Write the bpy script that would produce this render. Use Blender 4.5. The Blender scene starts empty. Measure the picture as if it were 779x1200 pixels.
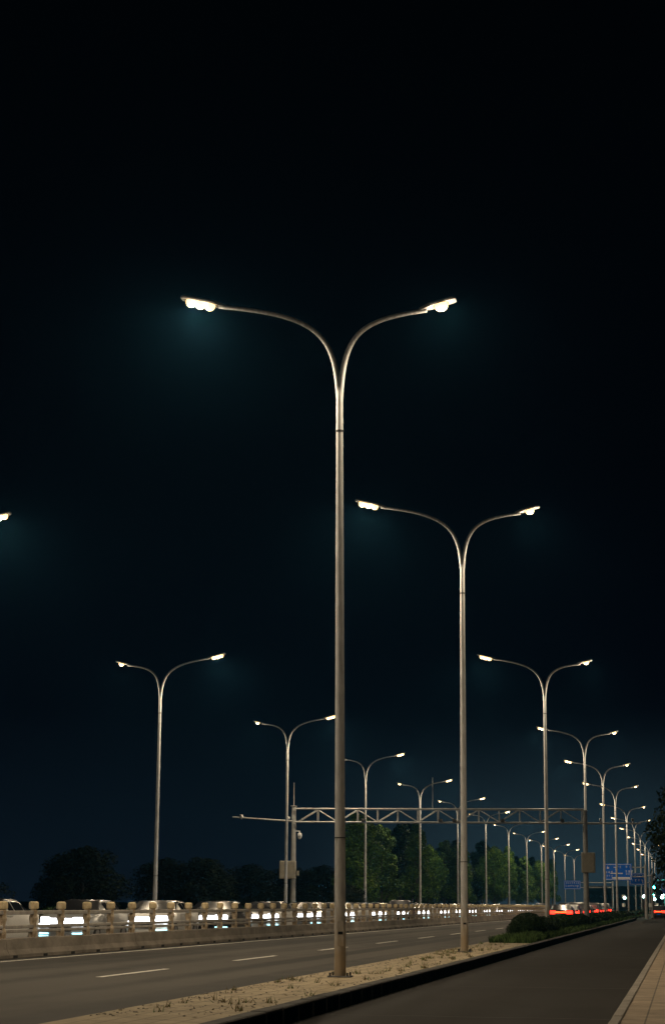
import bpy, math, random
from mathutils import Vector, Matrix, noise
random.seed(7)
R = math.radians
sc = bpy.context.scene
COL = sc.collection
EYE = 1.35

# ------------------------------------------------------------------ helpers
class MB:
    """collects shapes into one mesh"""
    def __init__(s): s.v = []; s.f = []; s.m = []; s.sm = []
    def add(s, vs, fs, mi=0, smooth=False, M=None):
        b = len(s.v)
        for p in vs:
            s.v.append(tuple(M @ Vector(p)) if M is not None else tuple(p))
        for f in fs:
            s.f.append([b + i for i in f]); s.m.append(mi); s.sm.append(smooth)
    def box(s, c, d, mi=0, M=None, bev=0.0):
        x, y, z = [k / 2 for k in d]
        T = Matrix.Translation(c)
        if M is not None: T = T @ M
        if bev <= 0:
            vs = [(sx*x, sy*y, sz*z) for sz in (-1, 1) for sy in (-1, 1) for sx in (-1, 1)]
            fs = [(0,2,3,1),(4,5,7,6),(0,1,5,4),(2,6,7,3),(0,4,6,2),(1,3,7,5)]
            s.add(vs, fs, mi, False, T)
        else:
            b = min(bev, x*.9, y*.9, z*.9)
            vs = []; 
            for zz, ins in ((-z, b), (-z+b, 0), (z-b, 0), (z, b)):
                X, Y = x-ins, y-ins
                vs += [(-X+b,-Y,zz),(X-b,-Y,zz),(X,-Y+b,zz),(X,Y-b,zz),(X-b,Y,zz),(-X+b,Y,zz),(-X,Y-b,zz),(-X,-Y+b,zz)]
            fs = [tuple(range(7,-1,-1)), tuple(range(24,32))]
            for k in range(3):
                for i in range(8):
                    j = (i+1) % 8
                    fs.append((k*8+i, k*8+j, k*8+8+j, k*8+8+i))
            s.add(vs, fs, mi, False, T)
    def tube(s, pts, rs, n=12, mi=0, cap=True, smooth=True):
        pts = [Vector(p) for p in pts]
        if not hasattr(rs, '__len__'): rs = [rs]*len(pts)
        vs = []; fs = []; up = None
        for i, p in enumerate(pts):
            t = (pts[min(i+1, len(pts)-1)] - pts[max(i-1, 0)])
            if t.length < 1e-9: t = Vector((0,0,1))
            t.normalize()
            if up is None:
                a = Vector((0,1,0)) if abs(t.y) < .9 else Vector((1,0,0))
                up = (a - t*a.dot(t)).normalized()
            else:
                up = (up - t*up.dot(t)).normalized()
            sd = t.cross(up)
            for k in range(n):
                an = 2*math.pi*k/n
                vs.append(p + (up*math.cos(an) + sd*math.sin(an))*rs[i])
        for i in range(len(pts)-1):
            for k in range(n):
                l = (k+1) % n
                fs.append((i*n+k, i*n+l, (i+1)*n+l, (i+1)*n+k))
        s.add(vs, fs, mi, smooth)
        if cap:
            s.add(vs[:n], [tuple(range(n-1,-1,-1))], mi); s.add(vs[-n:], [tuple(range(n))], mi)
    def lathe(s, c, prof, n=8, mi=0, smooth=False, rot=0.0, sx=1, sy=1):
        vs = []; fs = []
        for r, z in prof:
            for k in range(n):
                an = 2*math.pi*k/n + rot
                vs.append((c[0]+r*sx*math.cos(an), c[1]+r*sy*math.sin(an), c[2]+z))
        for i in range(len(prof)-1):
            for k in range(n):
                l = (k+1) % n
                fs.append((i*n+k, i*n+l, (i+1)*n+l, (i+1)*n+k))
        fs.append(tuple(range(n-1,-1,-1))); fs.append(tuple((len(prof)-1)*n+k for k in range(n)))
        s.add(vs, fs, mi, smooth)
    def build(s, name, mats, parent=None, loc=None):
        me = bpy.data.meshes.new(name)
        me.from_pydata(s.v, [], s.f)
        if not isinstance(mats, (list, tuple)): mats = [mats]
        for m in mats: me.materials.append(m)
        me.polygons.foreach_set('material_index', s.m)
        me.polygons.foreach_set('use_smooth', s.sm)
        me.update()
        o = bpy.data.objects.new(name, me); COL.objects.link(o)
        if parent is not None: o.parent = parent
        if loc is not None: o.location = loc
        return o

def tag(o, label=None, cat=None, group=None, kind=None):
    if label: o['label'] = label
    if cat: o['category'] = cat
    if group: o['group'] = group
    if kind: o['kind'] = kind
    return o
def empty(name, loc=(0,0,0), rz=0):
    o = bpy.data.objects.new(name, None); COL.objects.link(o)
    o.location = loc; o.rotation_euler = (0,0,rz); o.empty_display_size = .3
    return o
def copy_tree(o, parent=None):
    c = o.copy(); COL.objects.link(c); c.parent = parent
    if parent is not None: c.matrix_parent_inverse = Matrix.Identity(4)
    for ch in list(o.children): copy_tree(ch, c)
    return c
ORD = ['first','second','third','fourth','fifth','sixth','seventh','eighth','ninth','tenth','eleventh','twelfth',
       'thirteenth','fourteenth','fifteenth','sixteenth','seventeenth','eighteenth','nineteenth','twentieth',
       'twenty-first','twenty-second','twenty-third','twenty-fourth','twenty-fifth','twenty-sixth','twenty-seventh',
       'twenty-eighth','twenty-ninth','thirtieth','thirty-first','thirty-second','thirty-third','thirty-fourth',
       'thirty-fifth','thirty-sixth','thirty-seventh','thirty-eighth','thirty-ninth','fortieth']

# ------------------------------------------------------------------ materials
def mat(name, c, rough=.7, metal=0, c2=None, scale=3.0, detail=6, bump=0.0, bscale=None, emit=None, es=0, stretch=(1,1,1), lo=.35, hi=.65, spec=.5, samp=None):
    m = bpy.data.materials.new(name); m.use_nodes = True
    nt = m.node_tree; b = nt.nodes['Principled BSDF']
    b.inputs['Roughness'].default_value = rough; b.inputs['Metallic'].default_value = metal
    b.inputs['Specular IOR Level'].default_value = spec
    b.inputs['Base Color'].default_value = (*c, 1)
    if c2 is not None or bump:
        tc = nt.nodes.new('ShaderNodeTexCoord'); mp = nt.nodes.new('ShaderNodeMapping')
        mp.inputs['Scale'].default_value = stretch
        nt.links.new(tc.outputs['Object'], mp.inputs['Vector'])
    if c2 is not None:
        n = nt.nodes.new('ShaderNodeTexNoise'); n.inputs['Scale'].default_value = scale; n.inputs['Detail'].default_value = detail
        n.inputs['Roughness'].default_value = .65
        r = nt.nodes.new('ShaderNodeValToRGB')
        r.color_ramp.elements[0].position = lo; r.color_ramp.elements[1].position = hi
        r.color_ramp.elements[0].color = (*c, 1); r.color_ramp.elements[1].color = (*c2, 1)
        nt.links.new(mp.outputs[0], n.inputs['Vector']); nt.links.new(n.outputs[0], r.inputs[0])
        nt.links.new(r.outputs[0], b.inputs['Base Color'])
    if bump:
        n2 = nt.nodes.new('ShaderNodeTexNoise'); n2.inputs['Scale'].default_value = bscale or scale*8; n2.inputs['Detail'].default_value = 4
        bp = nt.nodes.new('ShaderNodeBump'); bp.inputs['Strength'].default_value = bump; bp.inputs['Distance'].default_value = .02
        nt.links.new(mp.outputs[0], n2.inputs['Vector']); nt.links.new(n2.outputs[0], bp.inputs['Height'])
        nt.links.new(bp.outputs[0], b.inputs['Normal'])
    if emit:
        b.inputs['Emission Color'].default_value = (*emit, 1); b.inputs['Emission Strength'].default_value = es
    if samp: m.cycles.emission_sampling = samp
    return m

def asphalt(name, ca, cb, tracks, rough=.75, spec=.12):
    """asphalt with aggregate grain, patches, and wheel-path bands that run along the road"""
    m = bpy.data.materials.new(name); m.use_nodes = True
    nt = m.node_tree; N = nt.nodes.new; L = nt.links.new; b = nt.nodes['Principled BSDF']
    tc = N('ShaderNodeTexCoord')
    def noise_(scale, st=(1,1,1), det=5):
        mp = N('ShaderNodeMapping'); mp.inputs['Scale'].default_value = st
        L(tc.outputs['Object'], mp.inputs['Vector'])
        n = N('ShaderNodeTexNoise'); n.inputs['Scale'].default_value = scale; n.inputs['Detail'].default_value = det
        L(mp.outputs[0], n.inputs['Vector']); return n.outputs[0]
    big = noise_(.25, (1,.25,1)); lane = noise_(.75, (1,.010,1), 2); grain = noise_(60, (1,1,1), 3); patch = noise_(1.4, (1,.5,1), 6)
    def ma(op, a, bb):
        n = N('ShaderNodeMath'); n.operation = op
        for i, x in enumerate((a, bb)):
            if isinstance(x, (int, float)): n.inputs[i].default_value = x
            else: L(x, n.inputs[i])
        return n.outputs[0]
    s = ma('ADD', ma('MULTIPLY', big, .35), ma('MULTIPLY', lane, tracks))
    s = ma('ADD', s, ma('MULTIPLY', patch, .25)); s = ma('ADD', s, ma('MULTIPLY', grain, .22))
    s = ma('SUBTRACT', s, (.35+tracks+.25+.22)/2 - .5)
    r = N('ShaderNodeValToRGB'); r.color_ramp.elements[0].position = .36; r.color_ramp.elements[1].position = .64
    r.color_ramp.elements[0].color = (*ca, 1); r.color_ramp.elements[1].color = (*cb, 1)
    L(s, r.inputs[0]); L(r.outputs[0], b.inputs['Base Color']); b.inputs['Specular IOR Level'].default_value = spec
    rr = N('ShaderNodeMapRange'); rr.inputs['To Min'].default_value = rough-.12; rr.inputs['To Max'].default_value = rough+.2
    L(lane, rr.inputs['Value']); L(rr.outputs[0], b.inputs['Roughness'])
    bp = N('ShaderNodeBump'); bp.inputs['Strength'].default_value = .5; bp.inputs['Distance'].default_value = .006
    L(grain, bp.inputs['Height']); L(bp.outputs[0], b.inputs['Normal'])
    return m

def slabs(name, c1, c2, mortar, w, h, ms=.012, rough=.9, bump=.5):
    m = bpy.data.materials.new(name); m.use_nodes = True
    nt = m.node_tree; N = nt.nodes.new; L = nt.links.new; b = nt.nodes['Principled BSDF']
    tc = N('ShaderNodeTexCoord')
    nz = N('ShaderNodeTexNoise'); nz.inputs['Scale'].default_value = 1.7; nz.inputs['Detail'].default_value = 8; nz.inputs['Roughness'].default_value = .7
    L(tc.outputs['Object'], nz.inputs['Vector'])
    mp = N('ShaderNodeMapping'); mp.inputs['Rotation'].default_value = (0,0,R(90)); L(tc.outputs['Object'], mp.inputs['Vector'])
    br = N('ShaderNodeTexBrick'); br.inputs['Scale'].default_value = 1; br.inputs['Brick Width'].default_value = w; br.inputs['Row Height'].default_value = h
    br.inputs['Mortar Size'].default_value = ms; br.inputs['Color1'].default_value = (*c1,1); br.inputs['Color2'].default_value = (*c2,1); br.inputs['Mortar'].default_value = (*mortar,1)
    L(mp.outputs[0], br.inputs['Vector'])
    mx = N('ShaderNodeMix'); mx.data_type = 'RGBA'; mx.blend_type = 'MULTIPLY'; mx.inputs['Factor'].default_value = .85
    r = N('ShaderNodeValToRGB'); r.color_ramp.elements[0].position = .3; r.color_ramp.elements[0].color = (.45,.42,.38,1); r.color_ramp.elements[1].position = .62; r.color_ramp.elements[1].color = (1.1,1.08,1.05,1)
    L(nz.outputs[0], r.inputs[0]); L(br.outputs[0], mx.inputs['A']); L(r.outputs[0], mx.inputs['B'])
    L(mx.outputs['Result'], b.inputs['Base Color']); b.inputs['Roughness'].default_value = rough
    bp = N('ShaderNodeBump'); bp.inputs['Strength'].default_value = bump; bp.inputs['Distance'].default_value = .02
    L(nz.outputs[0], bp.inputs['Height']); L(bp.outputs[0], b.inputs['Normal'])
    return m

M = {}
M['road'] = asphalt('asphalt_main', (.022,.0208,.019), (.074,.069,.062), 1.8)
M['side'] = asphalt('asphalt_side', (.008,.0077,.0072), (.021,.0195,.0178), .8, .8, .08)
M['paint'] = mat('road_paint', (.78,.75,.68), .6, c2=(.36,.34,.31), scale=6, lo=.40, hi=.68)
M['strip'] = slabs('sandy_paving', (.40,.33,.215), (.35,.29,.185), (.20,.165,.11), .42, .28, .014)
M['walk'] = slabs('walk_slabs', (.38,.30,.21), (.31,.25,.18), (.13,.11,.08), 1.0, .5, .012)
M['curb'] = mat('curb_light', (.30,.27,.23), .85, c2=(.20,.18,.15), scale=2, bump=.3)
M['curb_dark'] = mat('curb_dark', (.018,.017,.016), .9, c2=(.035,.033,.03), scale=3, bump=.3)
M['concrete'] = mat('concrete', (.30,.265,.22), .9, c2=(.11,.092,.072), scale=1.3, detail=9, bump=.35, lo=.3, hi=.7, stretch=(1,.6,1.3))
M['rail'] = mat('rail_concrete', (.42,.40,.37), .8, c2=(.28,.26,.24), scale=3, bump=.2)
M['post'] = mat('post_concrete', (.60,.50,.37), .85, c2=(.34,.26,.17), scale=9, detail=6, bump=.4, lo=.35, hi=.62)
M['cap'] = mat('cap_ochre', (.72,.60,.38), .75, c2=(.52,.41,.24), scale=8, bump=.3)
M['pole'] = mat('pole_galvanised', (.66,.67,.68), .5, .1, c2=(.42,.42,.42), scale=6, stretch=(2,2,.35), bump=.08, bscale=30)
M['rust'] = mat('pole_foot_stain', (.44,.33,.19), .75, .0, c2=(.34,.24,.13), scale=6, stretch=(2,2,.6))
def stain(m, z0, z1, col):
    nt = m.node_tree; b = nt.nodes['Principled BSDF']; N = nt.nodes.new; L = nt.links.new
    tc = N('ShaderNodeTexCoord'); sp = N('ShaderNodeSeparateXYZ'); L(tc.outputs['Object'], sp.inputs[0])
    nz = N('ShaderNodeTexNoise'); nz.inputs['Scale'].default_value = 7; L(tc.outputs['Object'], nz.inputs['Vector'])
    mu = N('ShaderNodeMath'); mu.operation = 'MULTIPLY_ADD'; mu.inputs[1].default_value = 1.1; L(nz.outputs[0], mu.inputs[0]); L(sp.outputs['Z'], mu.inputs[2])
    mr = N('ShaderNodeMapRange'); mr.inputs['From Min'].default_value = z0+.5; mr.inputs['From Max'].default_value = z1+.5; mr.inputs['To Min'].default_value = .75; mr.inputs['To Max'].default_value = 0
    L(mu.outputs[0], mr.inputs['Value'])
    mx = N('ShaderNodeMix'); mx.data_type = 'RGBA'; L(mr.outputs[0], mx.inputs['Factor'])
    src = b.inputs['Base Color'].links[0].from_socket; L(src, mx.inputs['A']); mx.inputs['B'].default_value = (*col,1)
    L(mx.outputs['Result'], b.inputs['Base Color'])
stain(M['pole'], .3, 1.5, (.36,.25,.12))
M['fixture'] = mat('fixture_grey', (.35,.34,.33), .45, .3)
M['dark'] = mat('dark_metal', (.03,.03,.03), .6)
M['black'] = mat('black_void', (.006,.006,.006), .9)
M['lens_w'] = mat('lamp_lens_warm', (.9,.85,.7), .3, emit=(1.0,.64,.25), es=3.2)
M['lens_c'] = mat('lamp_lens_far', (.9,.85,.7), .3, emit=(1.0,.78,.42), es=3.5)
M['hedge'] = mat('hedge_leaf', (.010,.022,.006), .8, c2=(.018,.036,.009), scale=3, spec=.15)
M['grass'] = mat('grass_blade', (.05,.11,.02), .7, c2=(.09,.15,.035), scale=4)
M['dryweed'] = mat('dry_weed', (.20,.15,.07), .8, c2=(.12,.10,.04), scale=5)
M['leaf'] = mat('leaf_green', (.016,.050,.009), .6, c2=(.032,.085,.013), scale=.9, spec=.25)
M['leafb'] = mat('leaf_lamplit', (.115,.20,.022), .6, c2=(.022,.075,.010), scale=.5, lo=.42, hi=.6, spec=.25)  # paler leaf tone painted in for crown spots that face the lamps
M['leafd'] = mat('leaf_unlit', (.008,.015,.007), .8, c2=(.013,.024,.009), scale=.8, spec=.15)  # shade put into the leaf colour of the unlit trees
M['bark'] = mat('bark', (.10,.08,.06), .9, c2=(.06,.05,.04), scale=4, bump=.5)
M['lime'] = mat('limewash', (.55,.54,.50), .9, c2=(.35,.34,.31), scale=4)
M['earth'] = mat('dark_earth', (.03,.033,.018), .95, c2=(.05,.045,.028), scale=.6)
M['gantry'] = mat('gantry_steel', (.42,.42,.41), .5, .2, c2=(.30,.30,.29), scale=3)
M['cabinet'] = mat('cabinet_grey', (.36,.33,.26), .6, .1, c2=(.28,.26,.21), scale=3)
M['camwhite'] = mat('camera_white', (.72,.72,.70), .4)
M['blue'] = mat('sign_blue', (.008,.14,.70), .6, c2=(.007,.12,.62), scale=2, spec=.15)
M['white'] = mat('sign_white', (.75,.78,.8), .5)
M['glass'] = mat('car_glass', (.01,.012,.015), .08, spec=.8)
M['tyre'] = mat('tyre', (.015,.015,.015), .8)
M['rimm'] = mat('rim', (.4,.4,.42), .35, .7)
M['hl'] = mat('headlight_on', (.9,.9,.9), .2, emit=(.92,.95,1.0), es=9)
M['drl'] = mat('fog_light_on', (.6,.9,.9), .2, emit=(.42,.88,1.0), es=2.2)
M['tail'] = mat('tail_light_on', (.5,.01,.01), .3, emit=(1.0,.022,.010), es=7)
M['brake'] = mat('brake_light_on', (.6,.05,.01), .3, emit=(1.0,.045,.008), es=9)
M['signal'] = mat('signal_green_on', (.1,.7,.6), .3, emit=(.10,.95,.80), es=28)
M['shoplight'] = mat('shop_light_on', (.8,.9,.9), .3, emit=(.62,1.0,.88), es=16)
M['window'] = mat('lit_window', (.6,.5,.3), .4, emit=(1.0,.80,.50), es=.30)
M['bldg'] = mat('far_building', (.22,.21,.20), .9, c2=(.17,.16,.15), scale=.4)

# ------------------------------------------------------------------ camera
f_px, cx, cy = 2200.0, 389.5, 600.0
Yc = Vector((410.5, -462, f_px)).normalized()
Zc = Vector((90.5, (f_px**2 + 410.5*90.5)/462, f_px)).normalized()
Xc = -Yc.cross(Zc)
cam = bpy.data.cameras.new('camera'); camo = bpy.data.objects.new('camera', cam); COL.objects.link(camo)
right = Vector((Xc[0], Yc[0], Zc[0])); up = Vector((Xc[1], Yc[1], Zc[1])); fwd = Vector((Xc[2], Yc[2], Zc[2]))
mm = Matrix((right, up, -fwd)).transposed().to_4x4(); mm.translation = Vector((0,0,EYE))
camo.matrix_world = mm
cam.sensor_fit = 'VERTICAL'; cam.sensor_height = 36; cam.lens = 36*f_px/1200
cam.clip_start = .1; cam.clip_end = 6000
sc.camera = camo

# ------------------------------------------------------------------ setting
def sheet(name, x0, x1, y0, y1, z, m, nx=1, ny=1):
    b = MB(); vs = []; fs = []
    for j in range(ny+1):
        for i in range(nx+1): vs.append((x0+(x1-x0)*i/nx, y0+(y1-y0)*j/ny, z))
    for j in range(ny):
        for i in range(nx):
            a = j*(nx+1)+i; fs.append((a, a+1, a+nx+2, a+nx+1))
    b.add(vs, fs); return b.build(name, m)
FAR = 900
tag(sheet('ground', -2500, 2500, -200, 4000, -.22, M['earth']), kind='structure')
tag(sheet('main_road', -15.9, -6.95, -10, FAR, 0, M['road'], 1, 40), kind='structure')
tag(sheet('opposite_road', -24.2, -16.45, -10, FAR, 0, M['road'], 1, 40), kind='structure')
tag(sheet('side_road', -5.22, -.92, -10, FAR, -.17, M['side'], 1, 40), kind='structure')
b = MB(); b.box((-6.0, 75, -.1), (2.0, 270, .25), bev=.0)
# strips: concrete body of the median (its top carries the paving)
tag(b.build('median', M['strip']), kind='structure')
b = MB()
for k in range(270):
    y = -60 + k*1.0 + .5
    b.box((-5.11, y, -.085 + random.uniform(-.004,.004)), (.22, .985, .29), bev=.015)
tag(b.build('median_kerb', M['curb_dark']), kind='structure')
b = MB()
for k in range(330):
    b.box((-.86, -60+k*1.0+.5, -.10+random.uniform(-.004,.004)), (.14, .985, .15), bev=.015)
tag(b.build('sidewalk_kerb', M['curb']), kind='structure')
b = MB(); b.box((1.6, 130, -.12), (4.78, 420, .15)); tag(b.build('sidewalk', M['walk']), kind='structure')
b = MB(); b.box((-25.3, 200, -.06), (2.2, 500, .24)); tag(b.build('far_median', M['curb']), kind='structure')
b = MB(); b.box((-45, 200, -.12), (37, 560, .16)); tag(b.build('roadside_ground', M['earth']), kind='structure')
b = MB()
for y_, z_ in ((26.6,0),(36.4,0),(47.5,0),(58,0),(71,0),(96,0)):
    pts_ = [(-5.21+4.28*t/8, y_+.05*math.sin(t*2.1+y_)+(.12*t/8), -.168) for t in range(9)]
    for p, q in zip(pts_, pts_[1:]): b.add([(p[0],p[1]-.035,p[2]),(q[0],q[1]-.035,q[2]),(q[0],q[1]+.035,q[2]),(p[0],p[1]+.035,p[2])], [(0,1,2,3)])
tag(b.build('road_seams', M['curb_dark']), kind='structure')
# painted markings
b = MB()
y = 33.75-10.7*4
while y < 420:
    b.box((-10.45, y+2.3, .004), (.13, 4.6, .004)); b.box((-20.3, y+5, .004), (.13, 4.6, .004)); y += 10.7
b.box((-15.05, 200, .004), (.12, 400, .004))
b.box((-16.95, 200, .004), (.12, 400, .004)); b.box((-23.8, 200, .004), (.12, 400, .004))
tag(b.build('lane_markings', M['paint']), kind='structure')

# concrete divider wall and its railing
w = empty('concrete_barrier', (-16.05, 0, 0)); tag(w, 'long low stained concrete barrier wall under the railing of ochre posts', 'barrier')
b = MB()
y = 0
while y < 300:
    L_ = 10.9
    prof = [(.33,0),(.33,.08),(.26,.20),(.22,.44),(.20,.455),(-.20,.455),(-.22,.44),(-.26,.2),(-.33,.08),(-.33,0)]
    vs = [(p[0], yy, p[1]) for yy in (y+.008, y+L_-.008) for p in prof]; n = len(prof)
    fs = [(i, (i+1)%n, n+(i+1)%n, n+i) for i in range(n)] + [tuple(range(n-1,-1,-1)), tuple(range(n,2*n))]
    b.add(vs, fs); y += L_
b.build('wall', M['concrete'], w)
b = MB()
y = 22
while y < 220:
    b.box((.325, y, .035), (.03, .28, .06)); y += 2.2
o = b.build('drain_slot', M['black'], w); o['kind'] = 'stuff'; o['label'] = 'dark drain slots along the wall foot'

rl = empty('railing', (-16.05, 0, .455)); tag(rl, 'concrete railing of ochre capped posts and grey rails standing on the low barrier wall', 'railing')
pb = MB()
pb.lathe((0,0,0), [(.105,0),(.105,.05),(.112,.09),(.112,.16),(.075,.24),(.09,.36),(.112,.46),(.092,.56),(.10,.64),(.08,.68)], 8, rot=R(22.5))
pst = pb.build('post', M['post'], rl)
cb = MB(); cb.lathe((0,0,0), [(.08,.68),(.118,.695),(.124,.72),(.124,.83),(.108,.86),(.07,.878)], 8, rot=R(22.5))
cp = cb.build('cap', M['cap'], pst)
ys = [43.9 + 2.2*k for k in range(-8, 92)]
for i, y in enumerate(ys):
    if i == 0: q = pst
    else:
        q = pst.copy(); COL.objects.link(q); q.parent = rl
        c = cp.copy(); COL.objects.link(c); c.parent = q
    q.location = (random.uniform(-.008,.008), y, 0); q.rotation_euler = (random.uniform(-.012,.012), random.uniform(-.012,.012), random.uniform(-.05,.05))
b = MB()
for k in range(20):
    y = 43.9+2.2*(92+k); b.lathe((0,y,0), [(.11,0),(.12,.1),(.085,.24),(.12,.46),(.105,.66),(.14,.70),(.14,.82),(.09,.868)], 8, rot=R(22.5))
o = b.build('far_post', M['post'], rl); o['kind'] = 'stuff'; o['label'] = 'ochre railing posts at the far end'
for nm, z, hh in (('top_rail', .605, .10), ('middle_rail', .265, .085), ('lower_rail', .16, .075)):
    b = MB(); y = ys[0]
    while y < 43.9+2.2*110:
        b.box((0, y+1.1, z), (.10, 2.19, hh), bev=.012); y += 2.2
    b.build(nm, M['rail'], rl)

# ------------------------------------------------------------------ street lamps
def make_lamp():
    root = empty('street_lamp')
    b = MB()
    zs = [0, .35, 1.0, 2.50]; 
    def rad(z): return .110 - (.110-.066)*(z/11.3)
    b.tube([(0,0,z) for z in (.0, 1.2, 2.5)], [rad(z) for z in (0,1.2,2.5)], 20, 0)
    b.tube([(0,0,z) for z in (2.5, 2.52)], [rad(2.5)+.006]*2, 20, 1)
    b.tube([(0,0,z) for z in (2.52, 6, 10.3)], [rad(z)*.97 for z in (2.52,6,10.3)], 20, 0)
    b.tube([(0,0,z) for z in (10.3, 10.33)], [rad(10.3)+.008]*2, 20, 1)
    b.tube([(0,0,z) for z in (10.33, 11.0, 11.45)], [.070, .068, .045], 20, 0)
    pass
    pole = b.build('pole', [M['pole'], M['dark']], root)
    b = MB(); b.box((0,0,.0), (.42,.42,.03), bev=.01)
    for sx in (-1,1):
        for sy in (-1,1): b.tube([(sx*.16,sy*.16,.01),(sx*.16,sy*.16,.075)], .02, 8)
    b.build('base_plate', M['dark'], root)
    b = MB(); 
    an = R(-78); rr = rad(.85)
    T = Matrix.Rotation(an, 4, 'Z')
    b.add([(rr*1.0+.004, y_, z_) for (y_, z_) in ((-.06,.55),(.06,.55),(.06,1.0),(-.06,1.0))]+[(rr-.02, y_, z_) for (y_, z_) in ((-.06,.55),(.06,.55),(.06,1.0),(-.06,1.0))],
          [(0,1,2,3),(0,4,5,1),(1,5,6,2),(2,6,7,3),(3,7,4,0)], 0, False, T)
    b.box((0,0,0), (.012,.085,.05), 1, Matrix.Translation(T @ Vector((rr+.008,0,.78))) @ T)
    b.build('access_door', [M['pole'], M['black']], pole)
    arms = []
    for sx, reach, ztop, L_ in ((-1, 2.80, 1.38, .60), (1, 2.0, 1.08, .40)):
        b = MB(); pts = []; rs = []
        n = 22
        # cubic bezier: leaves the pole upright, flattens to a gentle slope
        ex = reach - (.36 if reach > 2.5 else .27); ez = ztop - .10
        P = [Vector((.012,0,-.75)), Vector((.075,0,.60)), Vector((.42 if reach>2.5 else .38,0,ez-.28 if reach>2.5 else ez-.12)), Vector((ex,0,ez))]
        for i in range(n+1):
            t = i/n; p = P[0]*(1-t)**3 + P[1]*3*t*(1-t)**2 + P[2]*3*t*t*(1-t) + P[3]*t**3
            pts.append((sx*p.x, 0, 11.75-.05+p.z)); rs.append(.058 - .018*t)
        b.tube(pts, rs, 14)
        arm = b.build('arm', M['pole'], root)
        # lamp head
        tilt = sx*R(-14)
        T = Matrix.Translation((sx*reach, 0, 11.75+ztop-.02)) @ Matrix.Rotation(tilt, 4, 'Y')
        b = MB()
        ln = L_ + .22
        secs = [(-ln/2-.12,.035,.03),(-ln/2,.09,.04),(-ln/2+.1,.15,.05),(ln/2-.06,.15,.045),(ln/2,.11,.03)]
        vs = []
        for (x_, hw, hz) in secs:
            vs += [(sx*x_, -hw, 0),(sx*x_, -hw*.7, hz),(sx*x_, hw*.7, hz),(sx*x_, hw, 0),(sx*x_, hw*.9, -.03),(sx*x_, -hw*.9, -.03)]
        fs = []
        for i in range(len(secs)-1):
            for k in range(6):
                l = (k+1)%6; fs.append((i*6+k, i*6+l, i*6+6+l, i*6+6+k))
        fs += [(5,4,3,2,1,0), tuple(24+k for k in range(6))]
        b.add(vs, fs, 0, False, T)
        head = b.build('lamp_head', M['fixture'], root)
        b = MB(); nm = 3 if reach > 2.5 else 1
        for k in range(nm):
            x_ = sx*((k-(nm-1)/2)*L_/nm)
            q = MB(); rr_ = .105 if nm > 1 else .135
            q.lathe((x_,0,-.02), [(rr_,0),(rr_,-.03),(rr_*.92,-.08),(rr_*.65,-.12),(rr_*.2,-.14)], 16, smooth=True)
            b.add(q.v, q.f, 0, True, T)
        b.build('lens', M['lens_w'], head)
        ld = bpy.data.lights.new('lamp_light', 'SPOT'); ld.energy = 2500 if reach > 2.5 else 800
        ld.color = (1.0, .80, .54); ld.spot_size = R(176); ld.spot_blend = .45; ld.shadow_soft_size = .12
        lo_ = bpy.data.objects.new('lamp_light', ld); COL.objects.link(lo_); lo_.parent = head
        lo_.matrix_local = Matrix.Translation(T @ Vector((0,0,-.26))) @ Matrix.Rotation(tilt*.6, 4, 'Y')
        ld = bpy.data.lights.new('lamp_glow', 'POINT'); ld.energy = 60; ld.color = (1.0,.80,.55); ld.shadow_soft_size = .08
        lo_ = bpy.data.objects.new('lamp_glow', ld); COL.objects.link(lo_); lo_.parent = head
        lo_.location = T @ Vector((0,0,-.30))
    return root
proto = make_lamp()
right_Y = [-6,-38,34.9, 54.6, 90.6, 128.5, 158.5, 187.8, 227, 263, 299, 336, 372, 410, 450]
left_Y = [24,-8,55, 88.8, 119.5, 150.5, 183, 214.5, 246, 279, 312, 345, 379, 414, 450]
def lamp_label(i, side):
    i -= 2
    if i < 0: return 'double-arm street lamp %s behind the viewer on the %s' % (('closest','second')[i+2], 'sandy median' if side == 'r' else 'far side median')
    if side == 'r':
        s = ['tallest double-arm street lamp, standing alone on the sandy paved median',
             'double-arm street lamp on the median at the end of the sandy paving, before the hedge',
             'double-arm street lamp rising from the median hedge just past the round bush',
             'double-arm street lamp in the hedge close to the gantry post with the box',
             'first double-arm street lamp past the gantry on the hedge median']
        return s[i] if i < 5 else '%s double-arm street lamp past the gantry on the hedge median' % ORD[i-4]
    s = ['far-row street lamp cut off by the picture edge, only one lit lamp showing',
         'first whole double-arm street lamp of the far row, alone before the dark trees',
         'double-arm street lamp of the far row just before the gantry post with the cabinet',
         'double-arm street lamp in front of the lit rounded tree of the far row',]
    return s[i] if i < 4 else '%s double-arm lamp of the far row beyond the gantry' % ORD[i-3]
for side, lst in (('r', right_Y), ('l', left_Y)):
    for i, y in enumerate(lst):
        o = proto if (side == 'r' and i == 0) else copy_tree(proto)
        o.location = (-6.27 + (.05 if i == 2 else 0), y, .035) if side == 'r' else (-24.85, y, .06)
        o.rotation_euler = (0, 0, (0 if side == 'r' else math.pi) + random.uniform(-.02,.02))
        if side == 'r' and i == 2: o.rotation_euler.y = -.0086
        if side == 'r' and i == 3: o.location.x += .12
        if side == 'l' and i == 2: o.location.x += 1.25
        tag(o, lamp_label(i, side), 'street lamp', 'double-arm street lamps in the two long rows')

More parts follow.
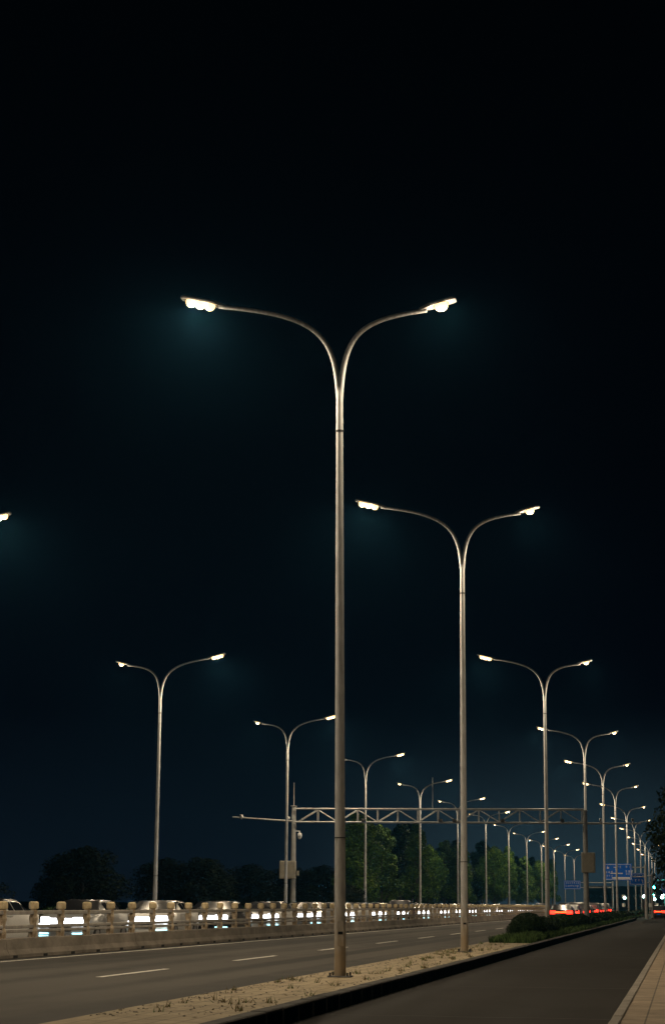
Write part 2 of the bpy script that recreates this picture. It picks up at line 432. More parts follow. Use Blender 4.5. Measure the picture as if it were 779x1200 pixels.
# ------------------------------------------------------------------ weeds, bush, hedge, grass
def leaf_cloud(b, c, rad, n, size, mi=0, flat=.0, shell=.55, mis=None, rnd=random):
    for _ in range(n):
        while True:
            p = Vector((rnd.uniform(-1,1), rnd.uniform(-1,1), rnd.uniform(-1,1)))
            if .05 < p.length <= 1: break
        p = p.normalized()*(shell + (1-shell)*rnd.random()**.6)
        q = Vector((c[0]+p.x*rad[0], c[1]+p.y*rad[1], c[2]+p.z*rad[2]))
        s = size*rnd.uniform(.6,1.35)
        nrm = (p + Vector((rnd.gauss(0,.6), rnd.gauss(0,.6), rnd.gauss(0,.6)))).normalized()
        t = nrm.cross(Vector((rnd.gauss(0,1),rnd.gauss(0,1),rnd.gauss(0,1)))).normalized(); u = nrm.cross(t)
        m_ = mi if mis is None else rnd.choice(mis)
        b.add([q - t*s, q + u*s*.5, q + t*s, q - u*s*.5 + nrm*s*.2], [(0,1,2,3)], m_)
def blob(b, c, rad, mi=0, seed=0, n=14, m=10, amp=.18):
    vs = []; fs = []
    for j in range(m+1):
        th = math.pi*j/m
        for i in range(n):
            ph = 2*math.pi*i/n
            d = Vector((math.sin(th)*math.cos(ph), math.sin(th)*math.sin(ph), math.cos(th)))
            k = 1 + amp*noise.noise(d*2.3 + Vector((seed,seed*.7,0)))
            vs.append((c[0]+d.x*rad[0]*k, c[1]+d.y*rad[1]*k, c[2]+d.z*rad[2]*k))
    for j in range(m):
        for i in range(n):
            l = (i+1)%n; fs.append((j*n+i, (j+1)*n+i, (j+1)*n+l, j*n+l))
    b.add(vs, fs, mi)

# round bush
b = MB(); blob(b, (0,0,.44), (.62,1.15,.50), seed=3); leaf_cloud(b, (0,0,.46), (.68,1.25,.56), 5200, .045, shell=.8)
o = b.build('bush', M['hedge'], None, (-5.98, 75.0, .04)); tag(o, 'large round dark clipped bush at the near end of the median hedge', 'bush')
# hedge in a long row
b = MB()
y = 77.2; k = 0
while y < 330:
    hh = (.42 + .08*noise.noise(Vector((y*.25,1,0)))) * (1 if y < 200 else .9); st = 1.5 if y < 160 else 3
    blob(b, (-6.35+random.uniform(-.08,.08), y, hh*.85), (.60, st*.85, hh), seed=k, n=10, m=6)
    leaf_cloud(b, (-6.35, y, hh*.88), (.68, st*.9, hh*1.12), 1500 if y < 120 else (500 if y < 200 else 150), .045 if y < 120 else .08, shell=.82)
    y += st; k += 1
o = b.build('hedge', M['hedge']); tag(o, 'long low dark clipped hedge running along the median beneath the lamps', 'hedge')
# low grass along the hedge foot
def grass(b, x0, x1, y0, y1, n, hmin, hmax, wd=.012, mis=(0,)):
    for _ in range(n):
        x = random.uniform(x0,x1); y = random.uniform(y0,y1); a = random.uniform(0,6.28); h = random.uniform(hmin,hmax)
        h *= .6+.8*max(0, .5+noise.noise(Vector((x*1.3,y*.6,0))))
        dx, dy = math.cos(a)*wd, math.sin(a)*wd; lx, ly = random.gauss(0,.35)*h, random.gauss(0,.35)*h
        b.add([(x-dx,y-dy,.03),(x+dx,y+dy,.03),(x+lx*.4+dx*.7,y+ly*.4+dy*.7,.03+h*.6),(x+lx,y+ly,.03+h),(x+lx*.4-dx*.7,y+ly*.4-dy*.7,.03+h*.6)], [(0,1,2,3,4)], random.choice(mis))
b = MB()
grass(b, -6.8, -5.3, 68, 75, 5400, .10, .30, .014, (0,0,1))
grass(b, -5.75, -5.24, 75, 135, 9000, .08, .26, .016, (0,0,1))
grass(b, -5.75, -5.24, 135, 260, 5000, .10, .26, .03, (0,1))
o = b.build('grass', [M['grass'], M['hedge']]); tag(o, 'low green ground cover grass beside the round bush and along the hedge foot', 'grass', kind='stuff')
b = MB()
for k in range(85):
    x = random.uniform(-6.9,-5.35); y = random.uniform(23,66); n = random.randint(5,16)
    for _ in range(n):
        a = random.uniform(0,6.28); h = random.uniform(.03,.11)*(1.4 if k%9==0 else 1); w_ = .007; px_, py_ = x+random.gauss(0,.04), y+random.gauss(0,.07)
        lx, ly = random.gauss(0,.5)*h, random.gauss(0,.5)*h
        b.add([(px_-w_,py_,.024),(px_+w_,py_,.024),(px_+lx,py_+ly,.024+h)], [(0,1,2)], random.choice((0,0,1)))
o = b.build('weeds', [M['dryweed'], M['grass']]); tag(o, 'sparse dry weeds sprouting through the sandy median paving', 'weeds', kind='stuff')
b = MB()
for k in range(420):
    x = random.uniform(-6.9,-5.3); y = random.uniform(22,66); a = random.uniform(0,6.28); s_ = random.uniform(.015,.045)
    ca, sa = math.cos(a)*s_, math.sin(a)*s_
    b.add([(x-ca,y-sa,.028),(x+sa*.5,y-ca*.5,.034),(x+ca,y+sa,.03+random.uniform(0,.03)),(x-sa*.5,y+ca*.5,.03)], [(0,1,2,3)], random.choice((0,1)))
o = b.build('leaves', [M['dryweed'], M['bark']]); tag(o, 'dry fallen leaves scattered over the sandy median', 'leaves', kind='stuff')
b = MB()
for k in range(900):
    x = random.choice((random.uniform(-6.98,-5.25), random.uniform(-6.98,-6.6))); y = random.uniform(22,66); s = random.uniform(.006,.02)
    b.lathe((x,y,.026), [(s,0),(s*.8,s*.5),(s*.3,s*.7)], 5, rot=random.random()*6)
o = b.build('gravel', M['curb']); tag(o, 'loose grit and crumbs of stone scattered on the sandy median', 'gravel', kind='stuff')

# ------------------------------------------------------------------ trees
def make_tree(seed, H, W, n, size, mats, clear=1.6, lime=False, kind='broad'):
    rnd = random.Random(seed)
    root = empty('tree')
    b = MB()
    tp = [(0,0,-.1),(rnd.uniform(-.05,.05),0,clear*.6),(rnd.uniform(-.1,.1),rnd.uniform(-.1,.1),H*.45),(rnd.uniform(-.2,.2),rnd.uniform(-.2,.2),H*.86)]
    b.tube(tp, [.17*H/9,.13*H/9,.09*H/9,.03], 8)
    if lime: b.tube([(0,0,-.05),(tp[1][0]*.95,0,1.1)], [.176*H/9,.15*H/9], 8, 1)
    cl = []
    nc = 26 if kind == 'broad' else 20
    for k in range(nc):
        t = (k+.5)/nc; z = clear + (H-clear)*(.06+.90*t)
        env = (math.sin(math.pi*min(1,(t*.86+.14)))**.6 if kind == 'broad' else (1-t)**.65*.95+.12)
        a = k*2.4 + rnd.uniform(-.4,.4); r = W/2*env*rnd.uniform(.35,.78)
        c = Vector((math.cos(a)*r, math.sin(a)*r, z)); rr = W*rnd.uniform(.13,.21)*(.55+.6*env)
        cl.append((c, rr)); st = Vector((0,0,max(clear*.9, z-.9-r*.4)))
        b.tube([st, (st+c)/2+Vector((0,0,.12)), c], [.05,.035,.012], 5)
    b.build('trunk', [M['bark'], M['lime']], root)
    b = MB()
    for c, rr in cl:
        leaf_cloud(b, c, (rr, rr, rr*1.05), int(n/nc), size, shell=.35, mis=[0,0,1] if rnd.random() < .6 else [0,1,1], rnd=rnd)
    b.build('crown', mats, root)
    return root
TA = make_tree(1, 9.0, 5.4, 15000, .11, [M['leaf'], M['leafb']], 1.7, True)
TB = make_tree(2, 10.4, 4.0, 12000, .11, [M['leaf'], M['leafb']], 1.8, True, 'tall')
TC = make_tree(3, 9.6, 4.6, 13000, .11, [M['leafb'], M['leaf']], 1.7, True, 'tall')
lit = [(TA,-28.2,167,1.0),(TC,-28.6,183,.93),(TB,-27.9,203,.96),(TA,-29.2,222,.88),(TC,-28.1,243,.95),(TB,-29.4,262,.85),(TA,-27.9,288,1.08),(TB,-28.2,316,1.05),(TC,-28.3,348,1.05),(TA,-28.1,385,1.1),(TB,-28.4,425,1.1)]
tl = ['broad green tree lit by lamps, just right of the tall near lamp pole']
used = set()
for i, (T, x, y, s) in enumerate(lit):
    o = T if T.name not in used else copy_tree(T); used.add(T.name)
    o.location = (x, y, 0); o.rotation_euler = (0,0,i*1.3); o.scale = (s,s,s*1.0)
    tag(o, tl[0] if i == 0 else '%s green lamplit tree along the far roadside counting from the nearest broad one' % ORD[i], 'tree', 'lamplit trees beyond the far lamp row')
fill = [(-32,194),(-31,212),(-32.5,232),(-31,252),(-32,275),(-31,300),(-31.5,330),(-31,365),(-31,400)]
TF = make_tree(12, 9.6, 4.8, 12000, .12, [M['leafd'], M['leaf']], 1.8, True)  # shaded gaps behind the lit crowns, put into a darker leaf colour
for i, (x, y) in enumerate(fill):
    o = TF if i == 0 else copy_tree(TF); s_ = 1.0+.08*(i%3); o.location = (x,y,0); o.rotation_euler = (0,0,i*2.7+1); o.scale = (s_,s_,s_)
    tag(o, '%s darker green tree of the second line behind the lamplit roadside trees' % ORD[i], 'tree', 'second line of trees beyond the far lamps')
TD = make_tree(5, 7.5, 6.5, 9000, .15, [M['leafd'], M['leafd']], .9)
# small dark tree hiding a lamp foot, and the unlit trees behind the far carriageway
dark = [(-24.2,139,.48,'small dark tree hiding the foot of the lamp before the lit rounded tree')]
xs = [(-44,88),(-50,101),(-43,110),(-52,122),(-42,131),(-47,143),(-38,150),(-44,160),(-39,172),(-46,185),(-37,196),(-43,210),(-36,226),(-40,243),(-36,262),(-41,285),(-36,310),(-38,340)]
for i, (x, y) in enumerate(xs): dark.append((x, y, random.uniform(.72,1.0), '%s unlit dark tree of the belt behind the far roadside, counted from the picture edge' % ORD[i]))
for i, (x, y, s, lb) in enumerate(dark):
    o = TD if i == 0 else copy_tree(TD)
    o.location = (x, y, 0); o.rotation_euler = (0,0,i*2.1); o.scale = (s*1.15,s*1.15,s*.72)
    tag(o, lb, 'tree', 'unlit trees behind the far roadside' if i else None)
# dark overhanging trees beside the sidewalk
TE = make_tree(9, 6.6, 4.6, 14000, .085, [M['leafd'], M['leafd']], 1.3)
for i, (x, y, s, lb) in enumerate([(1.0,72,1.05,'dark leafy tree overhanging the sidewalk, closest to the viewer'),
                                 (1.3,88,1.0,'dark leafy tree over the sidewalk just behind the closest one'),
                                 (1.2,108,1.05,'dark leafy sidewalk tree farthest along the kerb')]):
    o = TE if i == 0 else copy_tree(TE)
    o.location = (x, y, -.05); o.rotation_euler = (0,0,i*1.9); o.scale = (s,)*3
    tag(o, lb, 'tree', 'dark trees beside the sidewalk')

# round roadside shrubs on the far side
b = MB(); blob(b, (0,0,.62), (.95,.95,.62), seed=8); leaf_cloud(b, (0,0,.65), (1.02,1.02,.72), 1500, .07, shell=.8)
shr = b.build('shrub', M['leaf'])
for i in range(16):
    o = shr if i == 0 else shr.copy()
    if i: COL.objects.link(o)
    o.location = (-27.6+random.uniform(-.3,.3), 70+i*6.2+random.uniform(-1,1), -.02); o.scale = (random.uniform(.8,1.2),random.uniform(.9,1.4),random.uniform(.72,1.0)); o.rotation_euler = (0,0,i)
    tag(o, '%s round clipped shrub behind the far lamp row, counted from the picture edge' % ORD[i], 'shrub', 'clipped shrubs behind the far lamp row')

# ------------------------------------------------------------------ cars
def make_car(paint, tall, oncoming, roofpaint=None):
    root = empty('car')
    H = 1.40 if not tall else 1.60
    # front faces -Y
    st = [(-2.25,.60,.74,.28,.72),(-2.15,.80,.80,.20,.78),(-1.9,.88,.86,.18,.84),(-1.3,.90,.93,.18,.96),(-1.0,.90,.97,.18,1.0),
          (-.35,.90,1.0,.18,H-.04),(.1,.90,1.0,.18,H),(.9,.90,1.0,.18,H-.02),(1.5,.90,1.0,.18,H-.12 if tall else H-.22),(2.0,.88,.98,.2,1.12 if tall else 1.04),(2.2,.84,.94,.24,.98),(2.27,.72,.86,.30,.88)]
    b = MB(); vs = []
    for (y, w_, zb, zt, zr) in st:
        wr = w_*.72 if zr > 1.1 else w_*.9
        half = [(w_*.86,zt),(w_*.98,zt+.12),(w_,zt+.30),(w_*.97,zb),(wr,max(zb+.01,zr-.07)),(wr*.82,zr)]
        vs += [(x, y, z) for x, z in half] + [(-x, y, z) for x, z in reversed(half)]
    fs = []; n = 12; gl = []
    for i in range(len(st)-1):
        for k in range(n):
            l = (k+1)%n; fs.append((i*n+k, (i+1)*n+k, (i+1)*n+l, i*n+l))
    fs += [tuple(range(n)), tuple((len(st)-1)*n+k for k in range(n-1,-1,-1))]
    b.add(vs, fs, 0, True)
    for i in range(4, 9):
        for k in (4, 5, 6): b.m[i*n+k] = 1
    body = b.build('body', [paint, roofpaint or paint], root)
    V = [Vector(v) for v in vs]
    def win(name, quads):
        b = MB()
        for q in quads:
            ps = [V[i] for i in q]; c = sum(ps, Vector())/4; nr = (ps[1]-ps[0]).cross(ps[3]-ps[0]).normalized()
            if nr.dot(c-Vector((0,0,.7))) < 0: nr = -nr
            ps = [c+(p-c)*.90+nr*.012 for p in ps]; b.add(ps, [(0,1,2,3)])
        b.build(name, M['glass'], root)
    def ix(s, k): return s*n+k
    win('windscreen', [(ix(4,4), ix(4,7), ix(5,7), ix(5,4))])
    win('rear_window', [(ix(8,4), ix(8,7), ix(9,7), ix(9,4))])
    win('side_window', [(ix(i,3), ix(i+1,3), ix(i+1,4), ix(i,4)) for i in (5,6,7)])
    win('side_window', [(ix(i,8), ix(i+1,8), ix(i+1,7), ix(i,7)) for i in (5,6,7)])
    b = MB(); b.tube([(-.11,0,0),(.11,0,0)], .33, 18); tw = b.build('wheel', M['tyre'], root)
    b = MB(); b.tube([(-.118,0,0),(.118,0,0)], .2, 10); rm = b.build('rim', M['rimm'], tw)
    for i, (x, y) in enumerate([(-.80,-1.4),(.80,-1.4),(-.80,1.4),(.80,1.4)]):
        q = tw if i == 0 else copy_tree(tw, root); q.location = (x, y, .33)
    hm = M['hl'] if oncoming else M['camwhite']; 
    for sx in (-1,1):
        b = MB(); b.box((sx*.60, -2.19, .74), (.52, .24, .25), bev=.05); b.build('headlight', hm, root)
        b = MB(); b.box((sx*.62, -2.22, .385), (.50, .12, .045), bev=.01); b.box((sx*.62, -2.22, .30), (.50, .12, .045), bev=.01); b.build('fog_light', M['drl'] if oncoming else M['camwhite'], root)
        b = MB(); b.box((sx*.60, 2.21, .84), (.50, .14, .26), bev=.04); b.build('tail_light', M['tail'] if not oncoming else M['dark'], root)
        b = MB(); b.box((sx*1.0, -.72, .98), (.2,.12,.13), bev=.03); b.build('mirror', paint, root)
    if oncoming:
        b = MB(); b.box((0, -2.25, .76), (.72, .08, .15), bev=.01); b.build('added_light_bar', M['hl'], root)  # added glowing strip, joins the headlights into a continuous bright band
        ld = bpy.data.lights.new('headlight_beam', 'SPOT'); ld.energy = 80; ld.color = (.82,.93,1.0); ld.spot_size = R(70); ld.spot_blend = .8; ld.shadow_soft_size = .3
        l = bpy.data.objects.new('headlight_beam', ld); COL.objects.link(l); l.parent = root; l.location = (0,-2.5,.7); l.rotation_euler = (R(82),0,math.pi)
    else:
        b = MB(); b.box((0, 2.25, .86), (.80, .10, .09), bev=.02); b.build('brake_bar', M['brake'], root)
    b = MB(); b.box((0, -2.28, .55), (.70, .05, .20), bev=.02); b.build('grille', M['dark'], root)
    b = MB(); b.box((0, 2.29, .55), (.44, .02, .14)); b.build('number_plate', M['blue'], root)
    return root
P = [mat('paint_black', (.012,.012,.014), .25, .1, spec=.7), mat('paint_silver', (.40,.41,.42), .3, .5), mat('paint_white', (.65,.65,.64), .3), mat('paint_grey', (.035,.035,.04), .35, 0), mat('paint_red', (.22,.015,.012), .3)]
names = ['black','black-roofed silver','black-roofed white','tall grey','dark red']
ON = [make_car(P[0], False, True), make_car(P[1], False, True, P[0]), make_car(P[2], False, True, P[0]), make_car(P[3], True, True)]  # pale bodies under black roofs stand in for the bright headlight band
OF = [make_car(P[i], i in (3,), False) for i in (0,3,4,1)]
ofn = ['black','tall grey','dark red','silver']
usedc = set()
def put(src, x, y, rz, label, group):
    o = src if src.name not in usedc else copy_tree(src); usedc.add(src.name)
    o.location = (x, y, 0); o.rotation_euler = (0,0,rz)
    tag(o, label, 'car', group); return o
# oncoming queue, nose to tail, behind the railing; two lanes
y = 40.5; i = 0
while i < 22:
    k = [2,2,1,2,0,2,1,2,2,3,2][i % 11]
    put(ON[k], -18.55+random.uniform(-.12,.12), y, random.uniform(-.01,.01), '%s car with headlights on, %s in the queue right behind the railing' % (names[k], ORD[i]), 'oncoming cars queued behind the railing')
    y += 8.7 + i*.22 + random.uniform(-.3,.3); i += 1
y = 50.5; i = 0
while i < 12:
    k = [0,0,2,0,1][i % 5]
    put(ON[k], -22.0+random.uniform(-.12,.12), y, random.uniform(-.01,.01), '%s car with headlights on, %s in the outer lane beyond the railing' % (names[k], ORD[i]), 'oncoming cars in the outer lane')
    y += random.uniform(8,11); i += 1
# queue going away under the far gantries
i = 0
for x, y0, n_ in ((-8.6,139,13),(-12.6,192,9)):
    y = y0
    for j in range(n_):
        k = (j*3+int(-x)) % 4
        put(OF[k], x+random.uniform(-.15,.15), y, math.pi+random.uniform(-.01,.01), '%s car with red tail lights, %s in the %s lane' % (ofn[k], ORD[j], 'hedge-side' if x > -10 else 'railing-side'), 'cars queued towards the junction')
        y += random.uniform(5.6,7); i += 1
for j in range(9):
    o = put(OF[(j*2+1)%4], -3.0+random.uniform(-.1,.1), 236+j*7.5, math.pi, '%s car with red tail lights, %s in line on the side road' % (ofn[(j*2+1)%4], ORD[j]), 'cars waiting on the side road'); o.location.z = -.17

# ------------------------------------------------------------------ gantry
def dome_cam(parent, p, dirx=1):
    b = MB(); b.tube([p, (p[0]+dirx*.32, p[1], p[2])], .03, 8); b.tube([(p[0]+dirx*.32,p[1],p[2]),(p[0]+dirx*.32,p[1],p[2]-.12)], .04, 8)
    q = (p[0]+dirx*.32, p[1], p[2]-.12)
    b.lathe(q, [(.09,0),(.14,-.05),(.15,-.22),(.12,-.26)], 14, smooth=True)
    b.lathe((q[0],q[1],q[2]-.26), [(.12,0),(.115,-.07),(.07,-.13),(.02,-.15)], 14, smooth=True)
    return b.build('dome_camera', M['camwhite'], parent)
def box_cam(parent, p):
    b = MB(); b.tube([p,(p[0],p[1],p[2]+.12)], .03, 8); b.box((p[0],p[1]-.05,p[2]+.20), (.16,.42,.16), bev=.02); b.box((p[0],p[1]-.30,p[2]+.20), (.12,.08,.12), 1, bev=.02)
    return b.build('traffic_camera', [M['camwhite'], M['dark']], parent)
GY = 122
g = empty('sign_gantry', (-15.4, GY, 0)); tag(g, 'steel truss gantry with cameras spanning both carriageways between two posts', 'gantry')
x0, x1 = -9.5, 9.4
for nm, sx, zz in (('post', x0, 7.55), ('post', x1, 7.25)):
    b = MB(); b.tube([(sx,0,0),(sx,0,2.6),(sx,0,zz)], [.19,.17,.14], 14); b.box((sx,0,.03),(.6,.6,.06),bev=.01); b.box((sx,0,zz+.02),(.34,.34,.05),bev=.01)
    b.build(nm, M['gantry'], g)
zt, zb_ = 7.33, 6.48
for nm, z_ in (('top_chord', zt), ('bottom_chord', zb_)):
    b = MB()
    for yy in (-.22,.22): b.tube([(x0+.1, yy, z_+.06),(x1-.05, yy, z_)], .055, 10)
    b.build(nm, M['gantry'], g)
n = 14; b = MB()
for k in range(n):
    xa = x0+.3+(x1-x0-.5)*k/n; xb = x0+.3+(x1-x0-.5)*(k+1)/n; xm = (xa+xb)/2
    for yy in (-.22,.22):
        if k % 2 == 0: b.tube([(xa,yy,zb_+.05),(xb,yy,zt)], .03, 6)
        else: b.tube([(xa,yy,zt),(xb,yy,zb_+.05)], .03, 6)
        b.tube([(xb,yy,zb_+.05),(xb,yy,zt)], .026, 6)
    b.tube([(xb,-.22,zt),(xb,.22,zt)], .02, 5); b.tube([(xb,-.22,zb_+.04),(xb,.22,zb_+.04)], .02, 5)
o = b.build('truss_bracing', M['gantry'], g)
b = MB(); b.tube([(x0,0,6.58),(x0-4.1,0,6.86)], [.07,.045], 10); b.build('side_boom', M['gantry'], g)
b = MB(); b.tube([(x1,0,6.46),(x1+3.5,0,6.46)], [.07,.045], 10); b.build('side_boom', M['gantry'], g)
for xx in (x0, -.7+.35):
    b = MB(); b.tube([(xx,0,7.3),(xx,0,9.1 if xx < -5 else 9.4)], [.025,.012], 6); b.build('lightning_rod', M['gantry'], g)
for xx in (x0, ):
    b = MB(); b.box((xx-.3,-.25,3.45), (1.05,.38,1.15), bev=.03); b.box((xx-.3,-.45,3.45), (.9,.02,1.0), bev=.005); b.tube([(xx+.33,-.2,3.4),(xx+.33,-.2,3.1)], .1, 8); b.build('cabinet', M['cabinet'], g)
b = MB(); b.box((x1+.18,-.3,4.0), (.85,.4,1.25), bev=.03); b.box((x1+.18,-.51,4.0), (.7,.02,1.1), bev=.005); b.build('cabinet', M['cabinet'], g)
dome_cam(g, (x0+.1, -.05, 5.95))
for xx in (-13.0+.0, x0-.35): box_cam(g, (xx-.0, 0, 6.72 if xx < -10 else 6.6))
for xx in (-5.0+.2, 0.2, 1.1, 4.2, 8.0): 
    b = MB(); b.box((xx,-.35,6.62), (.24,.36,.2), bev=.03); b.tube([(xx,-.2,6.5),(xx,-.35,6.62)], .03, 6); b.build('traffic_camera', M['dark'], g)
for xx in (x1+1.0, x1+3.0): box_cam(g, (xx, 0, 6.48))

# ------------------------------------------------------------------ direction signs
def strokes(b, x, z, w_, h_, rnd, y=-.062):
    """a block of dense little strokes of the size of unreadable lettering"""
    n = max(1, int(w_/(h_*1.05)))
    for i in range(n):
        cx_ = x + (i+.5)*w_/n; s = h_*.42
        for k in range(rnd.randint(2,3)): b.box((cx_, y, z+h_*(rnd.uniform(-.42,.42))), (s*1.7, .012, h_*.10))
        for k in range(rnd.randint(1,2)): b.box((cx_+rnd.uniform(-s*.6,s*.6), y-.003, z), (h_*.10, .012, h_*.9))
def arrow(b, x, z, L_, up_=True, y=-.062):
    b.box((x, y, z), (L_*.14, .012, L_)); s = 1 if up_ else -1
    b.add([(x-L_*.28,y-.009,z+s*L_*.35),(x+L_*.28,y-.009,z+s*L_*.35),(x,y-.009,z+s*L_*.8)], [(0,1,2) if s > 0 else (2,1,0)])
def dirsign(x, y, zc, w_, h_, post_x, label, cross=False, beam=None):
    rnd = random.Random(int(x*7+y)); g = empty('direction_sign', (x, y, 0)); tag(g, label, 'road sign', 'blue direction signs over the far road')
    b = MB(); b.box((0,0,zc), (w_,.08,h_), bev=.02); b.build('panel', M['blue'], g)
    b = MB(); t = .045
    for s in (-1,1):
        b.box((0,-.045,zc+s*(h_/2-.10)), (w_-.2,.012,t)); b.box((s*(w_/2-.10),-.045,zc), (t,.012,h_-.28))
    rows = [(.30,.20),(.02,.17),(-.26,.17)]
    if cross:
        b.box((-.1,-.062,zc-.15), (1.3,.012,.10)); b.box((-.1,-.066,zc-.15), (.12,.012,.7)); arrow(b, -.1, zc+.1, .45)
        strokes(b, -w_/2+.25, zc+h_*.28, .5, .34, rnd); strokes(b, -.45, zc+h_*.30, .9, .26, rnd); strokes(b, .75, zc+h_*.30, .8, .28, rnd)
        strokes(b, -w_/2+.2, zc-.02, .8, .24, rnd); strokes(b, .75, zc+.05, .9, .28, rnd); strokes(b, -w_/2+.25, zc-.42, .8, .2, rnd)
        b.box((.35,-.062,zc-h_*.36), (1.9,.012,.16)); strokes(b, .8, zc-.2, .8, .2, rnd)
    else:
        strokes(b, -w_/2+.2, zc+h_*.22, w_-.4, h_*.2, rnd); strokes(b, -w_/2+.2, zc-h_*.1, w_-.5, h_*.2, rnd); arrow(b, w_*.3, zc-h_*.25, h_*.2)
    b.build('lettering', M['white'], g)
    b = MB(); b.tube([(post_x,.35,0),(post_x,.35,zc+h_*.45)], [.17,.12], 12); b.build('post', M['gantry'], g)
    b = MB()
    for s in (-.28,.28): b.tube([(post_x,.35,zc+s*h_),(-w_/2+.1 if post_x > 0 else w_/2-.1,.35,zc+s*h_)], .06, 8)
    for s in (-.3,.0,.3): b.tube([(s*w_,.35,zc+.3*h_),(s*w_,.03,zc+.3*h_)], .03, 6)
    b.build('support_arm', M['gantry'], g)
    return g
dirsign(-6.75, 205, 4.86, 3.0, 1.75, 2.9, 'large blue direction sign with white cross-road diagram and route lettering', True)
dirsign(-5.05, 222, 4.35, 1.9, 1.35, 1.6, 'smaller plain blue sign tucked behind the lower corner of the large one')
dirsign(-16.9, 300, 4.45, 2.6, 1.35, 6.2, 'small bluish sign above the carriageway between the lamp pole and gantry post')
dirsign(-1.9, 262, 3.4, 2.0, .9, 2.3, 'small blue sign beside the green traffic signal')

# traffic signals
def signal(x, y, z, label):
    g = empty('traffic_signal', (x, y, -.1)); tag(g, label, 'traffic light', 'green traffic signals at the junction')
    b = MB(); b.tube([(1.9,0,0),(1.9,0,z+.8)], [.12,.09], 10); b.tube([(1.9,0,z+.6),(-.2,0,z+.7)], [.06,.04], 8); b.build('pole', M['gantry'], g)
    b = MB(); b.box((0,0,z), (.42,.3,1.2), bev=.04)
    for k in (-1,0,1): b.tube([(0,-.14,z+k*.37),(0,-.34,z+k*.37)], .165, 12, cap=False)
    b.build('housing', M['dark'], g)
    for k, m_ in ((-1,M['signal']),(0,M['black']),(1,M['black'])):
        b = MB(); b.tube([(0,-.155,z+k*.37),(0,-.18,z+k*.37)], .155, 14); b.build('signal_lens', m_, g)
    ld = bpy.data.lights.new('signal_light', 'POINT'); ld.energy = 420; ld.color = (.1,.95,.8); ld.shadow_soft_size = .15
    l = bpy.data.objects.new('signal_light', ld); COL.objects.link(l); l.parent = g; l.location = (0,-.45,z-.37)
signal(-3.75, 255, 4.2, 'traffic signal showing green, highest over the side road')
signal(-4.9, 330, 3.6, 'traffic signal showing green, lower and farther past the junction')
# shop fronts and low lamps past the junction
def shop(x, y, w_, h_, label, lights):
    g = empty('building', (x, y, 0)); tag(g, label, 'building', 'low buildings past the junction')
    b = MB(); b.box((0,0,h_/2), (w_,8,h_), bev=.05); b.build('wall', M['bldg'], g)
    b = MB(); b.box((0,-.1,h_+.12), (w_+.4,8.4,.25), bev=.03); b.build('roof', M['gantry'], g)
    rnd = random.Random(int(x+y))
    for k in range(int(w_/2)):
        for zz in [1.6+3*j for j in range(int(h_/3))]:
            b = MB(); b.box((-w_/2+1+2*k, -4.02, zz), (1.1,.06,1.2)); b.build('window', M['window'] if rnd.random() < lights else M['glass'], g)
shop(-5.5, 640, 12, 7, 'low two-storey building with some lit windows straight past the junction', .25)
shop(-24, 700, 20, 8, 'wider low building with few lit windows beyond the carriageways', .18)
gl = [(-5.6,285,2.7),(-4.2,290,2.3),(-2.9,275,2.5),(-8.9,300,2.5),(-3.3,320,3.1),(-6.9,345,2.9)]
for i, (x, y, z) in enumerate(gl):
    g = empty('sign_light', (x, y, -.15)); tag(g, 'pale green globe light on a short post, %s of the cluster by the junction' % ORD[i], 'lamp', 'globe lights by the junction')
    b = MB(); b.tube([(0,0,0),(0,0,z)], .05, 8); b.build('pole', M['dark'], g)
    b = MB(); b.lathe((0,0,z), [(.05,0),(.17,.07),(.22,.2),(.17,.34),(.05,.4)], 14, smooth=True); b.build('globe', M['shoplight'], g)
# descending line of small warm lamps along the right-hand verge
for i in range(11):
    y = 175+i*17; g = empty('path_lamp', (-5.75+i*.06, y, 0))
    x_ = -8.6+0*i
    g.location = (-.5, y, -.1)
    z = 3.9
    tag(g, 'small low single lamp on a thin pole, %s along the right-hand verge' % ORD[i], 'lamp', 'small lamps along the right-hand verge')
    b = MB(); b.tube([(0,0,0),(0,0,z),(-.25,0,z+.15),(-.6,0,z+.18)], [.05,.04,.03,.03], 8); b.build('pole', M['gantry'], g)
    b = MB(); b.box((-.75,0,z+.17), (.4,.2,.07), bev=.02); hd = b.build('lamp_head', M['fixture'], g)
    b = MB(); b.box((-.75,0,z+.12), (.3,.16,.04), bev=.01); b.build('lens', M['lens_c'], hd)

# ------------------------------------------------------------------ haze
b = MB(); b.box((-15, 290, 7.2), (130, 640, 17.0))
hz = b.build('haze', None)
hm = bpy.data.materials.new('haze_volume'); hm.use_nodes = True; nt = hm.node_tree
for n_ in list(nt.nodes):
    if n_.type == 'BSDF_PRINCIPLED': nt.nodes.remove(n_)
pv = nt.nodes.new('ShaderNodeVolumePrincipled'); out = [n_ for n_ in nt.nodes if n_.type == 'OUTPUT_MATERIAL'][0]
pv.inputs['Color'].default_value = (.13,.55,1.0,1); pv.inputs['Density'].default_value = .00014; pv.inputs['Anisotropy'].default_value = .78
nt.links.new(pv.outputs[0], out.inputs['Volume'])
hz.data.materials.clear(); hz.data.materials.append(hm)
tag(hz, 'thin bluish night haze around the lamps', 'haze', kind='stuff')

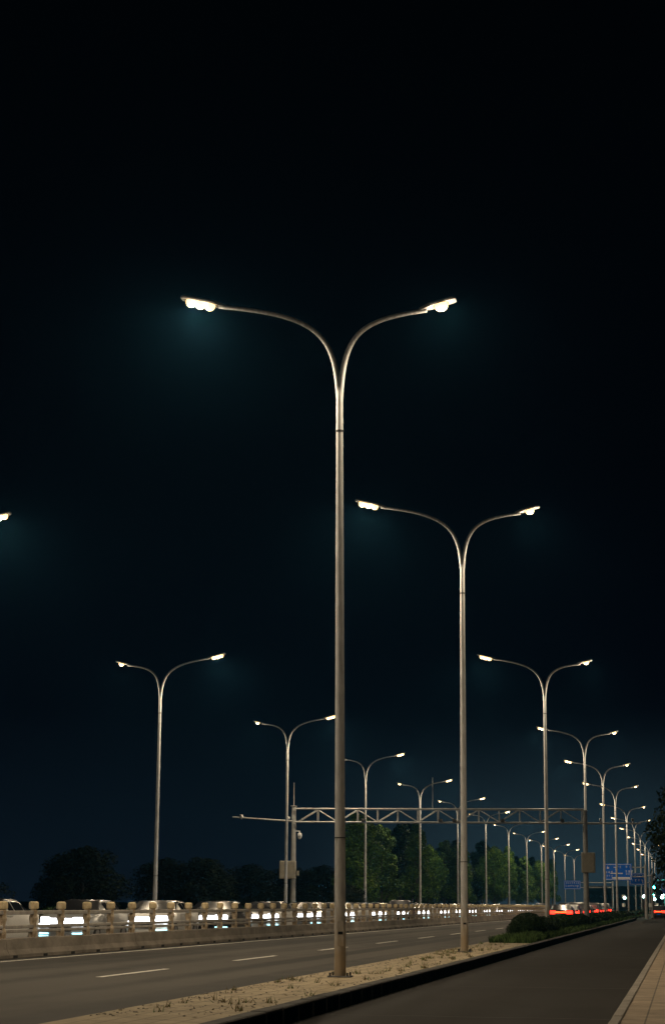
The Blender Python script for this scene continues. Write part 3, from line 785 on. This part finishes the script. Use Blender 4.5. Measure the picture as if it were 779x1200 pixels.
# ------------------------------------------------------------------ night sky
wd = bpy.data.worlds.new('World'); sc.world = wd; wd.use_nodes = True
nt = wd.node_tree; bg = nt.nodes['Background']
tc = nt.nodes.new('ShaderNodeTexCoord'); sp = nt.nodes.new('ShaderNodeSeparateXYZ'); rp = nt.nodes.new('ShaderNodeValToRGB')
nt.links.new(tc.outputs['Generated'], sp.inputs[0]); nt.links.new(sp.outputs['Z'], rp.inputs[0]); nt.links.new(rp.outputs[0], bg.inputs[0])
e = rp.color_ramp.elements
e[0].position = 0.0; e[0].color = (.0030,.0064,.0115,1)
e[1].position = .5; e[1].color = (.0003,.0007,.0011,1)
k = e.new(.10); k.color = (.0003,.0008,.0024,1)
k = e.new(.22); k.color = (.0002,.0006,.0016,1)
bg.inputs[1].default_value = 1.0
# city sky-glow low over the end of the road
N = nt.nodes.new; L = nt.links.new
m1 = N('ShaderNodeMapRange'); m1.interpolation_type = 'SMOOTHSTEP'; m1.inputs['From Min'].default_value = .975; m1.inputs['From Max'].default_value = 1.0; L(sp.outputs['Y'], m1.inputs['Value'])
m2 = N('ShaderNodeMapRange'); m2.interpolation_type = 'SMOOTHSTEP'; m2.inputs['From Min'].default_value = .11; m2.inputs['From Max'].default_value = -.02; L(sp.outputs['Z'], m2.inputs['Value'])
mu = N('ShaderNodeMath'); mu.operation = 'MULTIPLY'; L(m1.outputs[0], mu.inputs[0]); L(m2.outputs[0], mu.inputs[1])
mx = N('ShaderNodeMix'); mx.data_type = 'RGBA'; L(mu.outputs[0], mx.inputs['Factor']); L(rp.outputs[0], mx.inputs['A']); mx.inputs['B'].default_value = (.016,.030,.040,1)
L(mx.outputs['Result'], bg.inputs[0])

# ------------------------------------------------------------------ render settings
sc.render.engine = 'CYCLES'
vs_ = sc.view_settings; vs_.view_transform = 'Standard'; vs_.look = 'None'; vs_.gamma = 1; vs_.exposure = 0; vs_.use_curve_mapping = False
cy_ = sc.cycles
cy_.use_denoising = True; cy_.max_bounces = 4; cy_.diffuse_bounces = 2; cy_.glossy_bounces = 2; cy_.transmission_bounces = 1; cy_.volume_bounces = 0
cy_.transparent_max_bounces = 4; cy_.sample_clamp_indirect = 2.0; cy_.use_light_tree = True; cy_.caustics_reflective = False; cy_.caustics_refractive = False
